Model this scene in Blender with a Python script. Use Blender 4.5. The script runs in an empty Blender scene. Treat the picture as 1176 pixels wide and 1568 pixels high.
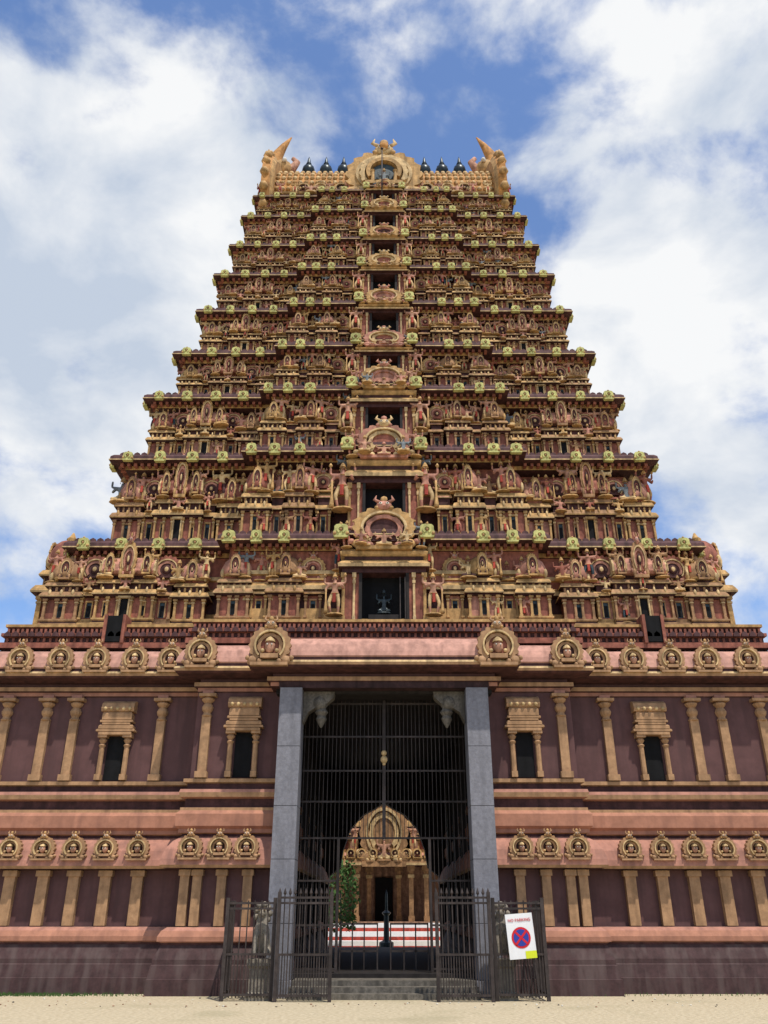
import bpy, math, random
import numpy as np
from mathutils import Vector, Matrix
random.seed(7)
R=math.radians
sc=bpy.context.scene
sc.view_settings.view_transform='Standard'
sc.view_settings.look='None'
sc.view_settings.exposure=0

# ------------------------------------------------------------------ materials
MATS=[];IDX={}
def mk(name,col,rough=.78,var=.4,scale=1.6,bump=0,metal=0.0,stain=None,fine=16.0,stainamt=.7):
    m=bpy.data.materials.new(name);m.use_nodes=True
    nt=m.node_tree;N=nt.nodes;L=nt.links
    b=N['Principled BSDF'];b.inputs['Roughness'].default_value=rough;b.inputs['Metallic'].default_value=metal
    try:b.inputs['Specular IOR Level'].default_value=.25
    except:pass
    tc=N.new('ShaderNodeTexCoord')
    n2=N.new('ShaderNodeTexNoise');n2.inputs['Scale'].default_value=fine*.35;n2.inputs['Detail'].default_value=3;n2.inputs['Roughness'].default_value=.7
    L.new(tc.outputs['Object'],n2.inputs['Vector'])
    mr=N.new('ShaderNodeMapRange');mr.inputs['From Min'].default_value=.3;mr.inputs['From Max'].default_value=.7
    mr.inputs['To Min'].default_value=1-var;mr.inputs['To Max'].default_value=1+var
    L.new(n2.outputs[0],mr.inputs['Value'])
    vm=N.new('ShaderNodeVectorMath');vm.operation='SCALE';vm.inputs[0].default_value=col
    L.new(mr.outputs[0],vm.inputs['Scale'])
    mp=N.new('ShaderNodeMapping');mp.inputs['Scale'].default_value=(5,5,.6)
    L.new(tc.outputs['Object'],mp.inputs['Vector'])
    n3=N.new('ShaderNodeTexNoise');n3.inputs['Scale'].default_value=1.1;n3.inputs['Detail'].default_value=2
    L.new(mp.outputs[0],n3.inputs['Vector'])
    r3=N.new('ShaderNodeMapRange');r3.inputs['From Min'].default_value=.46;r3.inputs['From Max'].default_value=.70
    r3.inputs['To Max'].default_value=stainamt
    L.new(n3.outputs[0],r3.inputs['Value'])
    mx=N.new('ShaderNodeMix');mx.data_type='RGBA'
    L.new(r3.outputs[0],mx.inputs[0]);L.new(vm.outputs[0],mx.inputs[6])
    st=stain or tuple(c*.36 for c in col)
    mx.inputs[7].default_value=(*st,1)
    L.new(mx.outputs[2],b.inputs['Base Color'])
    if bump:
        bp=N.new('ShaderNodeBump');bp.inputs['Strength'].default_value=bump;bp.inputs['Distance'].default_value=.02
        L.new(n2.outputs[0],bp.inputs['Height']);L.new(bp.outputs[0],b.inputs['Normal'])
    IDX[name]=len(MATS);MATS.append(m);return m
mk('gold',(.44,.265,.105))
mk('ochre',(.33,.185,.09))
mk('cream',(.54,.38,.19))
mk('terra',(.28,.098,.065))
mk('maroon',(.068,.027,.025))  # this and terra are darkened past their paint, putting shade into recesses
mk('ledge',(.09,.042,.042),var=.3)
mk('pink',(.43,.20,.14))
mk('ygreen',(.47,.45,.17),var=.3,stainamt=.6)
mk('teal',(.030,.05,.06),rough=.5)
mk('black',(.006,.006,.007),rough=.9)  # eye pupils, and openings whose unlit depth is put into the colour
mk('granite',(.185,.183,.205),rough=.6,var=.2,fine=40,bump=.25,stainamt=.35)
mk('skin',(.44,.23,.15))
mk('bluegrey',(.17,.19,.20))
mk('white',(.62,.58,.50))
mk('iron',(.052,.040,.036),rough=.55,metal=.2)
mk('wall',(.108,.052,.050),var=.16,stain=(.075,.038,.037),fine=8)
mk('basepil',(.36,.21,.11),var=.25,stainamt=.5)
mk('basepink',(.38,.18,.13),var=.22,stain=(.22,.11,.085),fine=9,bump=.3)
mk('kapota',(.45,.24,.185),var=.25,stain=(.25,.13,.10),fine=9,bump=.3)
mk('baseorange',(.36,.165,.105),var=.2,stain=(.24,.11,.075),fine=9,bump=.3)
mk('plinth',(.055,.029,.029),var=.3,stain=(.10,.07,.065),bump=.2)
mk('bronze',(.03,.04,.045),rough=.35,metal=.5)
mk('stone',(.13,.115,.095),fine=50)
mk('litstone',(.24,.21,.17),fine=50)  # stone again, lightened in its colour so the lions look lit
mk('brick',(.30,.17,.11))
mk('signwhite',(.75,.75,.75),var=.04,stainamt=.1)
mk('signred',(.55,.02,.03),var=.05,stainamt=.1)
mk('signblue',(.03,.05,.30),var=.05,stainamt=.1)
mk('signyellow',(.62,.68,.03),var=.05,stainamt=.1)
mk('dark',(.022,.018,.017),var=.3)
mk('leaf',(.06,.13,.03))
mk('orange',(.44,.21,.06))
mk('red',(.4,.06,.04))
mk('lintel',(.045,.022,.022))

# ------------------------------------------------------------------ mesh building
class T:
    def __init__(s): s.V=[];s.F=[];s.M=[];s.S=[]
    def add(s,vs,fs,m,sm=False):
        o=len(s.V);s.V+= [tuple(v) for v in vs]
        mi=IDX[m] if isinstance(m,str) else m
        for f in fs: s.F.append([i+o for i in f]);s.M.append(mi);s.S.append(sm)
    def box(s,x0,x1,y0,y1,z0,z1,m):
        s.add([(x0,y0,z0),(x1,y0,z0),(x1,y1,z0),(x0,y1,z0),(x0,y0,z1),(x1,y0,z1),(x1,y1,z1),(x0,y1,z1)],
              [(0,3,2,1),(4,5,6,7),(0,1,5,4),(1,2,6,5),(2,3,7,6),(3,0,4,7)],m)
    def rings(s,rings,ms,closed=True,cap0=True,cap1=True,sm=False):
        n=len(rings[0]);o=len(s.V)
        for r in rings: s.V+=[tuple(v) for v in r]
        for i in range(len(rings)-1):
            mm=ms[i] if isinstance(ms,(list,tuple)) else ms
            mi=IDX[mm]
            for j in range(n if closed else n-1):
                k=(j+1)%n
                s.F.append([o+i*n+j,o+i*n+k,o+(i+1)*n+k,o+(i+1)*n+j]);s.M.append(mi);s.S.append(sm)
        m0=ms[0] if isinstance(ms,(list,tuple)) else ms
        m1=ms[-1] if isinstance(ms,(list,tuple)) else ms
        if cap0: s.F.append([o+j for j in range(n)][::-1]);s.M.append(IDX[m0]);s.S.append(False)
        if cap1: s.F.append([o+(len(rings)-1)*n+j for j in range(n)]);s.M.append(IDX[m1]);s.S.append(False)
    def lathe(s,prof,n,ms,c=(0,0),sx=1,sy=1,sm=False,rot=0):
        s.rings([[(c[0]+sx*r*math.cos(2*math.pi*(j+rot)/n),c[1]+sy*r*math.sin(2*math.pi*(j+rot)/n),z) for j in range(n)] for r,z in prof],ms,sm=sm)
    def rect(s,prof,ms,c=(0,0),hx=1,hy=1):
        s.rings([[(c[0]+a*(hx-i),c[1]+b*(hy-i),z) for a,b in((-1,-1),(1,-1),(1,1),(-1,1))] for i,z in prof],ms)
    def prism(s,pts,y0,y1,m,mf=None):
        n=len(pts)
        vs=[(x,y0,z) for x,z in pts]+[(x,y1,z) for x,z in pts]
        s.add(vs,[[j,(j+1)%n,n+(j+1)%n,n+j] for j in range(n)],m)
        s.add(vs[:n],[list(range(n))],mf or m)
        s.add(vs[n:],[list(range(n))[::-1]],m)
    def ringp(s,po,pi,y0,y1,m):
        n=len(po)
        vs=[(x,y0,z) for x,z in po]+[(x,y0,z) for x,z in pi]+[(x,y1,z) for x,z in po]+[(x,y1,z) for x,z in pi]
        f=[]
        for j in range(n-1):
            f+=[[j,j+1,n+j+1,n+j],[j,2*n+j,2*n+j+1,j+1],[n+j,n+j+1,3*n+j+1,3*n+j],[2*n+j,2*n+j+1,3*n+j+1,3*n+j]]
        f+=[[0,n,3*n,2*n],[n-1,3*n-1,4*n-1,2*n-1]]
        s.add(vs,f,m)
    def ball(s,c,r,m,n=8,k=5,sq=(1,1,1)):
        s.rings([[(c[0]+sq[0]*r*math.sin(math.pi*(i+.05)/(k+.1))*math.cos(2*math.pi*j/n),c[1]+sq[1]*r*math.sin(math.pi*(i+.05)/(k+.1))*math.sin(2*math.pi*j/n),c[2]-sq[2]*r*math.cos(math.pi*(i+.05)/(k+.1))) for j in range(n)] for i in range(k+1)],m,sm=True)
    def tube(s,pts,rad,n,m,sm=True):
        rs=[]
        for i,p in enumerate(pts):
            p=Vector(p);a=Vector(pts[max(0,i-1)]);b=Vector(pts[min(len(pts)-1,i+1)])
            d=(b-a).normalized();u=d.cross(Vector((0.03,1,0.02))).normalized()
            if u.length<.1:u=Vector((1,0,0))
            w=d.cross(u).normalized();r=rad[i] if isinstance(rad,(list,tuple)) else rad
            rs.append([tuple(p+u*r*math.cos(2*math.pi*j/n)+w*r*math.sin(2*math.pi*j/n)) for j in range(n)])
        s.rings(rs,m,sm=sm)
    def merge(s,tk,scl,off,swap=None):
        o=len(s.V);vv=tk.v*np.array(scl)+np.array(off);s.V+=[tuple(x) for x in vv];k=0
        for n_,m_,s_ in zip(tk.tot,tk.m,tk.s):
            s.F.append([int(i)+o for i in tk.lp[k:k+n_]]);k+=n_;m_=int(m_)
            if swap:
                for a,b in swap.items():
                    if IDX[a]==m_: m_=IDX[b];break
            s.M.append(m_);s.S.append(bool(s_))
    def fin(s):
        s.v=np.array(s.V,dtype=np.float64).reshape(-1,3)
        s.tot=np.array([len(f) for f in s.F],dtype=np.int32)
        s.lp=np.array([i for f in s.F for i in f],dtype=np.int32)
        s.m=np.array(s.M,dtype=np.int32);s.s=np.array(s.S,dtype=bool);return s
class MB:
    def __init__(s): s.v=[];s.tot=[];s.lp=[];s.m=[];s.s=[];s.n=0
    def put(s,t,loc=(0,0,0),sc=(1,1,1),rz=0,swap=None):
        v=t.v*np.array(sc)
        if rz:
            c,sn=math.cos(rz),math.sin(rz);v=np.stack([v[:,0]*c-v[:,1]*sn,v[:,0]*sn+v[:,1]*c,v[:,2]],1)
        s.v.append(v+np.array(loc));s.lp.append(t.lp+s.n);s.tot.append(t.tot)
        m=t.m
        if swap:
            m=m.copy()
            for a,b in swap.items(): m[t.m==IDX[a]]=IDX[b]
        s.m.append(m);s.s.append(t.s);s.n+=len(v)
    def obj(s,name,parent=None):
        v=np.concatenate(s.v);lp=np.concatenate(s.lp);tot=np.concatenate(s.tot);m=np.concatenate(s.m);sm=np.concatenate(s.s)
        me=bpy.data.meshes.new(name)
        me.vertices.add(len(v));me.vertices.foreach_set('co',v.astype(np.float32).ravel())
        me.loops.add(len(lp));me.loops.foreach_set('vertex_index',lp)
        me.polygons.add(len(tot));st=np.concatenate([[0],np.cumsum(tot)[:-1]]).astype(np.int32)
        me.polygons.foreach_set('loop_start',st)
        used=np.unique(m);mp={int(u):i for i,u in enumerate(used)}
        for u in used: me.materials.append(MATS[int(u)])
        lut=np.zeros(len(MATS),dtype=np.int32)
        for u,i in mp.items(): lut[u]=i
        me.polygons.foreach_set('material_index',lut[m])
        me.polygons.foreach_set('use_smooth',sm)
        me.update(calc_edges=True);me.validate()
        o=bpy.data.objects.new(name,me);sc.collection.objects.link(o)
        if parent:o.parent=parent
        return o
def empty(name):
    e=bpy.data.objects.new(name,None);sc.collection.objects.link(e);return e

def sweep(mb,plan,prof,ms,cap1=False,cap0=False):
    n=len(plan);nr=[]
    for i in range(n):
        a=plan[i];b=plan[(i+1)%n];d=(b[0]-a[0],b[1]-a[1]);l=math.hypot(*d);nr.append((d[1]/l,-d[0]/l))
    t=T();rs=[]
    for o,z in prof:
        rs.append([(plan[i][0]+o*(nr[i-1][0]+nr[i][0]),plan[i][1]+o*(nr[i-1][1]+nr[i][1]),z) for i in range(n)])
    t.rings(rs,ms,cap0=cap0,cap1=cap1)
    mb.put(t.fin())

# ------------------------------------------------------------------ figures (one skinned surface each)
def skin(joints,edges,colf,sub=1,extra=None):
    names=list(joints);me=bpy.data.meshes.new('tmp')
    me.from_pydata([joints[n][:3] for n in names],[(names.index(a),names.index(b)) for a,b in edges],[])
    o=bpy.data.objects.new('tmp',me);sc.collection.objects.link(o)
    o.modifiers.new('s','SKIN');ss=o.modifiers.new('b','SUBSURF');ss.levels=sub;ss.render_levels=sub
    for i,n in enumerate(names):
        sv=me.skin_vertices[0].data[i];r=joints[n][3];sv.radius=(r,r)
        sv.use_root=(i==0)
    dg=bpy.context.evaluated_depsgraph_get();ev=o.evaluated_get(dg);m2=ev.to_mesh()
    t=T();vs=[tuple(v.co) for v in m2.vertices];fs=[list(p.vertices) for p in m2.polygons]
    t.V+=vs
    for f in fs:
        c=np.mean([vs[i] for i in f],axis=0);t.F.append(f);t.M.append(IDX[colf(c)]);t.S.append(True)
    ev.to_mesh_clear();bpy.data.objects.remove(o);bpy.data.meshes.remove(me)
    if extra: extra(t)
    return t.fin()
def face(z,y,r,hm='gold'):
    def f(t):
        t.ball((0,y-r*.9,z-.005),r*.2,'skin',6,4,(.7,1,1.2))
        for s in(-1,1):
            t.ball((s*r*.4,y-r*.82,z+r*.2),r*.17,'white',6,4,(1.2,.6,.8))
            t.ball((s*r*.4,y-r*.93,z+r*.2),r*.09,'black',5,3)
            t.ball((s*r*1.02,y,z-r*.1),r*.3,'gold',6,4,(.5,.6,1.5))
        t.ball((0,y-r*.85,z-r*.5),r*.2,'red',6,4,(1.4,.5,.45))
        t.lathe([(r*1.15,z+r*.7),(r*1.25,z+r*.85),(r*.95,z+r*1.2),(r*.8,z+r*1.9),(r*.5,z+r*2.3),(r*.2,z+r*2.6),(r*.05,z+r*3)],8,hm,(0,y+.005))
        t.lathe([(.05,z-.115),(.068,z-.125),(.05,z-.14)],10,'gold',(0,-.01))
    return f
def standing(arms4=True,pose=0):
    J={'p':(0,0,.48,.07),'w':(0,0,.57,.055),'c':(0,-.005,.67,.078),'n':(0,0,.755,.03),'h':(0,-.012,.825,.05),
       'hl':(-.06,0,.455,.055),'kl':(-.085,-.03,.26,.04),'al':(-.07,0,.05,.026),'fl':(-.09,-.07,.025,.024),
       'hr':(.06,0,.455,.055),'kr':(.12 if pose else .085,-.05,.26,.04),'ar':(.07,0,.05,.026),'fr':(.1,-.07,.025,.024),
       'sl':(-.11,0,.715,.036),'el':(-.19,-.01,.60,.028),'dl':(-.16,-.11,.66,.022),
       'sr':(.11,0,.715,.036),'er':(.19,-.01,.60,.028),'dr':(.17,-.09,.50 if pose else .66,.022)}
    E=[('p','w'),('w','c'),('c','n'),('n','h'),('p','hl'),('hl','kl'),('kl','al'),('al','fl'),('p','hr'),('hr','kr'),('kr','ar'),('ar','fr'),('c','sl'),('sl','el'),('el','dl'),('c','sr'),('sr','er'),('er','dr')]
    if arms4:
        J.update({'e2':(-.22,.01,.74,.026),'d2':(-.215,-.02,.87,.022),'e3':(.22,.01,.74,.026),'d3':(.215,-.02,.87,.022)})
        E+=[('sl','e2'),('e2','d2'),('sr','e3'),('e3','d3')]
    def col(c):
        if .2<c[2]<.5 and abs(c[0])<.15:return 'cream'
        if c[2]<.07:return 'gold'
        return 'skin'
    def ex(t):
        face(.825,-.012,.052)(t)
        t.lathe([(.075,.47),(.09,.485),(.075,.5)],10,'gold')
        t.box(-.03,.03,-.1,-.06,.28,.48,'red')
        t.lathe([(.18,0),(.19,.01),(.18,.03)],10,'gold',(0,-.02),1,.7)
        if arms4:
            t.lathe([(.012,.86),(.035,.9),(.012,.95)],6,'gold',(-.215,-.03));t.lathe([(.012,.86),(.035,.9),(.012,.95)],6,'gold',(.215,-.03))
        if pose: t.tube([(.17,-.1,.56),(.17,-.1,.3),(.17,-.1,.1),(.17,-.1,.03)],[.015,.018,.04,.045],6,'gold')
    return skin(J,E,col,1,ex)
def seated():
    J={'p':(0,0,.14,.11),'w':(0,0,.28,.085),'c':(0,-.01,.42,.115),'n':(0,0,.55,.045),'h':(0,-.02,.66,.075),
       'hl':(-.1,-.02,.12,.08),'kl':(-.27,-.15,.09,.055),'al':(-.06,-.22,.06,.04),
       'hr':(.1,-.02,.12,.08),'kr':(.27,-.15,.09,.055),'ar':(.06,-.26,.07,.04),
       'sl':(-.17,0,.49,.05),'el':(-.27,-.03,.33,.04),'dl':(-.2,-.16,.38,.032),
       'sr':(.17,0,.49,.05),'er':(.27,-.03,.33,.04),'dr':(.2,-.16,.38,.032),
       'e2':(-.32,.01,.52,.038),'d2':(-.31,-.03,.7,.032),'e3':(.32,.01,.52,.038),'d3':(.31,-.03,.7,.032)}
    E=[('p','w'),('w','c'),('c','n'),('n','h'),('p','hl'),('hl','kl'),('kl','al'),('p','hr'),('hr','kr'),('kr','ar'),('c','sl'),('sl','el'),('el','dl'),('c','sr'),('sr','er'),('er','dr'),('sl','e2'),('e2','d2'),('sr','e3'),('e3','d3')]
    def ex(t):
        face(.66,-.02,.078)(t);t.lathe([(.3,-.02),(.33,.0),(.3,.04)],10,'gold',(0,-.08),1,.75)
    return skin(J,E,lambda c:'cream' if c[2]<.19 else 'skin',1,ex)
ST=standing();DV=standing(True,1);SE=seated()
SW=[None,{'skin':'pink'},{'skin':'cream'},{'skin':'ochre'},{'skin':'terra','cream':'gold'},{'skin':'cream','cream':'maroon'},None,{'skin':'pink','cream':'teal'},{'skin':'gold'},{'skin':'pink','cream':'terra'},{'skin':'bluegrey'}]

# ------------------------------------------------------------------ ornament templates (front faces -Y)
def arc(r,a0,a1,n,lob=0,amp=0,zs=1.0,cz=0):
    out=[]
    for i in range(n+1):
        a=R(a0+(a1-a0)*i/n);rr=r*(1+amp*abs(math.sin((a-R(a0))*lob/2))) if lob else r
        out.append((rr*math.cos(a),cz+zs*rr*math.sin(a)))
    return out
def kirti(t,z,r,y=-.06,m='skin'):
    t.ball((0,y,z),r,m,8,5,(1.05,.6,.9))
    for s in(-1,1):
        t.ball((s*r*.45,y-r*.55,z+r*.2),r*.24,'white',6,4);t.ball((s*r*.45,y-r*.75,z+r*.2),r*.12,'black',5,3)
        t.tube([(s*r*.6,y,z+r*.6),(s*r*1.25,y,z+r*1.1),(s*r*1.0,y,z+r*1.9)],[r*.32,r*.25,r*.05],5,m)
        t.ball((s*r*.95,y,z-r*.4),r*.35,'gold',6,4)
    t.ball((0,y,z+r*1.15),r*.5,'gold',6,4,(1,.6,1.3))
    t.ball((0,y-r*.6,z-r*.25),r*.25,m,6,4)
def kudu(kind='boss',mo='gold',mi='pink',mb_='terra',face_=True,d=.14):
    t=T()
    t.prism(arc(.40,-42,222,18),0,-d*.3,mb_)
    t.ringp(arc(.42,-50,230,44,18,.16),arc(.34,-50,230,44),0,-d*.7,mo)
    t.ringp(arc(.35,-45,225,24),arc(.31,-45,225,24),0,-d,'cream' if mo!='cream' else 'gold')
    t.ringp(arc(.27,-45,225,20,10,.1),arc(.21,-45,225,20),0,-d*.6,mi)
    for s in(-1,1):
        t.ball((s*.37,-d*.5,-.33),.1,mo,8,5,(1.1,.6,1));t.ball((s*.49,-d*.4,-.28),.06,mi,6,4)
        t.ball((s*.22,-d*.5,-.36),.07,mi,6,4)
    t.box(-.42,.42,-d*.9,0,-.46,-.39,mo)
    if kind=='boss':
        t.ball((0,-d*.5,0),.13,'maroon',10,5,(1,.5,1.15));t.ball((0,-d*.9,0),.07,'cream',8,4,(1,.5,1.2))
    elif kind=='fig':
        t.merge(SE,(.42,.35,.42),(0,-d*.5,-.38))
        for s in(-1,1): t.merge(SE,(.26,.25,.3),(s*.27,-d*.6,-.39),{'skin':'cream'})
    elif kind=='head':
        t.ball((0,-d*.6,-.03),.14,'skin',8,5,(.85,.6,1.1))
        t.lathe([(.12,.08),(.1,.14),(.03,.2)],8,'cream',(0,-d*.5))
        for s in(-1,1): t.ball((s*.05,-d*1.15,.0),.022,'white',5,3);t.ball((s*.16,-d*.6,-.12),.05,'cream',6,4)
        t.box(-.2,.2,-d,0,-.3,-.2,mo)
    if face_: kirti(t,.48,.115,-d*.7,mi)
    return t.fin()
KB=kudu('boss');KF=kudu('fig',mb_='maroon');KH=kudu('head',mo='basepil',mi='basepil',mb_='maroon');KN=kudu('boss',face_=False,mi='maroon')
KG=kudu('fig',mo='gold',mi='cream',mb_='terra')
KR=kudu('boss',mo='terra',mi='pink',mb_='maroon',face_=False)

def pilaster(t,x,y,z0,z1,w,m='gold'):
    h=z1-z0
    t.box(x-w*.5,x+w*.5,y-w*.5,y+w*.6,z0,z0+h*.1,m)
    t.box(x-w*.36,x+w*.36,y-w*.36,y+w*.6,z0+h*.1,z0+h*.78,m)
    t.box(x-w*.52,x+w*.52,y-w*.5,y+w*.6,z0+h*.78,z0+h*.84,'cream')
    t.box(x-w*.38,x+w*.38,y-w*.38,y+w*.6,z0+h*.84,z0+h*.9,m)
    t.box(x-w*.66,x+w*.66,y-w*.62,y+w*.6,z0+h*.9,z1,m)
def frame(t,x,y,z0,z1,w,m='gold',inner='teal'):
    t.box(x-w*.5,x+w*.5,y-.012,y+.05,z0,z1,inner)
    for s in(-1,1): t.box(x+s*w*.5-w*.09,x+s*w*.5+w*.09,y-.045,y+.05,z0,z1,m)
    t.box(x-w*.62,x+w*.62,y-.06,y+.05,z1,z1+.02,m);t.box(x-w*.28,x+w*.28,y-.02,y+.05,z0+.01,z1-.04,'black')
KAP=lambda z0,z1,o,i:[(i+.02,z0),(o+.01,z0+.002),(o,z0+(z1-z0)*.18),(o+.02,z0+(z1-z0)*.4),(o+(i-o)*.35,z0+(z1-z0)*.75),(i,z1)]
def kuta(roof='terra',wide=1.0,neck='terra'):
    t=T();hx=.5*wide;c=(0,-.18);hy=.34
    t.rect([(0,0),(0,.03),(.05,.04),(.05,.06),(.01,.07),(.01,.09)],['gold','gold','maroon','cream','gold'],c,hx,hy)
    t.box(-hx+.1,hx-.1,-.40,.2,.09,.37,'terra')
    n=4 if wide<1.3 else 6
    for i in range(n):
        x=-(hx-.09)+2*(hx-.09)*i/(n-1)
        if n==4 and i in(1,2): x*=.75
        if n==6 and i in(2,3): x*=1.25
        pilaster(t,x,-.44,.09,.36,.095)
    if n==4: frame(t,0,-.405,.12,.30,.16)
    else:
        for s in(-1,1): frame(t,s*hx*.62,-.405,.12,.29,.14)
        t.box(-.15,.15,-.43,-.2,.09,.34,'black');t.box(-.19,-.14,-.49,-.2,.09,.34,'cream');t.box(.14,.19,-.49,-.2,.09,.34,'cream');t.box(-.22,.22,-.52,-.2,.34,.365,'cream')
    t.rect([(.03,.36),(.03,.375)],'maroon',c,hx,hy)
    t.rect(KAP(.375,.465,-.07,.1),['maroon','cream','gold','gold','gold'],c,hx,hy)
    for i in range(3 if n==4 else 5):
        x=(i-(1 if n==4 else 2))*.3*(1 if n==4 else 1.2)*(wide if n==4 else wide/2)
        t.ball((x,-.56,.43),.045,'cream',6,4)
    t.rect([(.1,.46),(.1,.53)],'maroon',c,hx,hy)
    for i in range(5):
        x=(i-2)*(hx-.13)/2.1; t.box(x-.03,x+.03,-.46,-.3,.465,.52,'gold')
    t.rect(KAP(.525,.60,.0,.14),['maroon','cream','gold','gold','gold'],c,hx,hy)
    t.rect([(.17,.60),(.17,.65)],neck,c,hx,hy)
    if wide<1.3:
        t.lathe([(.38,.635),(.44,.65),(.47,.70),(.45,.76),(.38,.83),(.26,.88),(.14,.9),(.1,.915),(.14,.93),(.08,.955),(.02,1.0)],12,
                ['cream',roof,roof,roof,roof,'cream','gold','gold','gold','gold'],(0,-.2),1,.82,sm=True)
        t.merge(KN,(.34,.4,.32),(0,-.54,.76))
        for s in(-1,1): t.ball((s*.38,-.42,.67),.06,'cream',6,4)
    else:
        hl=hx-.1
        pr=[(-.52,.65),(-.58,.68),(-.57,.76),(-.48,.84),(-.34,.89),(-.2,.905),(.0,.86),(.1,.65)]
        t.rings([[(x,y,z) for y,z in pr] for x in(-hl,-hl+.06,hl-.06,hl)],[ 'cream',roof,'cream'])
        for i in range(7):
            x=-hl*.85+hl*1.7*i/6;t.lathe([(.03,.9),(.045,.93),(.015,.96),(.0,1.0)],6,'gold',(x,-.22))
        for i in range(9):
            x=-hl+2*hl*i/8;t.box(x-.022,x+.022,-.595,-.5,.67,.77,'cream')
        t.merge(KB,(.6,.7,.52),(0,-.56,.82))
        for s in(-1,1): t.merge(KN,(.34,.45,.3),(s*hl*.68,-.56,.77))
    return t.fin()
KU=[kuta('terra'),kuta('gold',neck='maroon'),kuta('pink')]
SA=[kuta('terra',2.1),kuta('pink',2.1,'maroon')]
def panjara():
    t=T()
    t.rect([(0,0),(0,.05),(.06,.06),(.04,.1)],['gold','maroon','gold'],(0,-.12),.5,.3)
    t.box(-.36,.36,-.32,.1,.1,.38,'terra')
    pilaster(t,-.36,-.36,.09,.37,.15);pilaster(t,.36,-.36,.09,.37,.15);frame(t,0,-.325,.12,.31,.3)
    t.rect(KAP(.375,.455,-.1,.12),['maroon','cream','gold','gold','gold'],(0,-.12),.5,.3)
    t.box(-.33,.33,-.32,.1,.455,.53,'maroon')
    t.rect(KAP(.53,.59,.03,.16),['maroon','cream','pink','gold','gold'],(0,-.12),.5,.3)
    return t.fin()
PA=panjara()
def nasi():
    t=T()
    t.prism([(-.5,-.45),(.5,-.45),(.52,-.15),(.45,0),(.45,.25),(.33,.38),(0,.44),(-.33,.38),(-.45,.25),(-.45,0),(-.52,-.15)],.1,-.26,'ygreen')
    t.ringp(arc(.3,-60,240,12),arc(.17,-60,240,12),-.2,-.36,'ygreen')
    t.ball((0,-.26,0),.12,'ochre',6,4);t.ball((0,-.2,.44),.1,'gold',6,4)
    for s in(-1,1): t.ball((s*.42,-.24,-.27),.14,'gold',6,4)
    t.box(-.45,.45,-.3,.1,-.55,-.43,'ygreen')
    return t.fin()
NA=nasi()
DENT2=T();DENT2.box(-.5,.5,-1,0,0,1,'terra');DENT2.fin()
LEAFT=T();LEAFT.prism([(-.5,0),(.5,0),(.42,.55),(0,1),(-.42,.55)],0,-.3,'ledge');LEAFT.fin()

# ------------------------------------------------------------------ tower
G=empty('temple_gopuram')
YC=26.7
Z =[8.3,10.9,14.0,16.5,18.5,20.6,22.55,24.27,26.1,27.43]
LW=[9.6,8.71,8.05,7.49,6.88,6.41,6.05,5.69,5.44,5.12]
LY=[20.5,20.97,21.53,21.98,22.34,22.71,23.06,23.37,23.71,23.94]
def plan(W,Yf,pb,pc,cw,bw,sp=.3):
    D=YC-Yf
    P=[(-W,-D),(-bw,-D),(-bw,-D-pb)]
    if pc: P+=[(-cw,-D-pb),(-cw,-D-pc),(cw,-D-pc),(cw,-D-pb)]
    P+=[(bw,-D-pb),(bw,-D),(W,-D)]
    h=D*.45
    P+=[(W,-h),(W+sp,-h),(W+sp,h),(W,h)]
    P+=[(W,D),(bw,D),(bw,D+pb),(-bw,D+pb),(-bw,D),(-W,D)]
    P+=[(-W,h),(-W-sp,h),(-W-sp,-h),(-W,-h)]
    return [(x,y+YC) for x,y in P]
def rowx(mb,t,x0,x1,step,y,z,sc_):
    n=max(1,int(round((x1-x0)/step)))
    for i in range(n): mb.put(t,(x0+(i+.5)*(x1-x0)/n,y,z),sc_)
def rowside(mb,t,sgn,W,y0,y1,step,z,sc_):
    n=max(1,int(round((y1-y0)/step)))
    for i in range(n): mb.put(t,(sgn*W,y0+(i+.5)*(y1-y0)/n,z),sc_,rz=sgn*math.pi/2)
def msw():
    r=random.random()
    if r<.35: return {'gold':'ochre'}
    if r<.5: return {'terra':'pink'}
    if r<.62: return {'cream':'gold','gold':'ochre'}
    if r<.72: return {'pink':'terra'}
    return None
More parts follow.
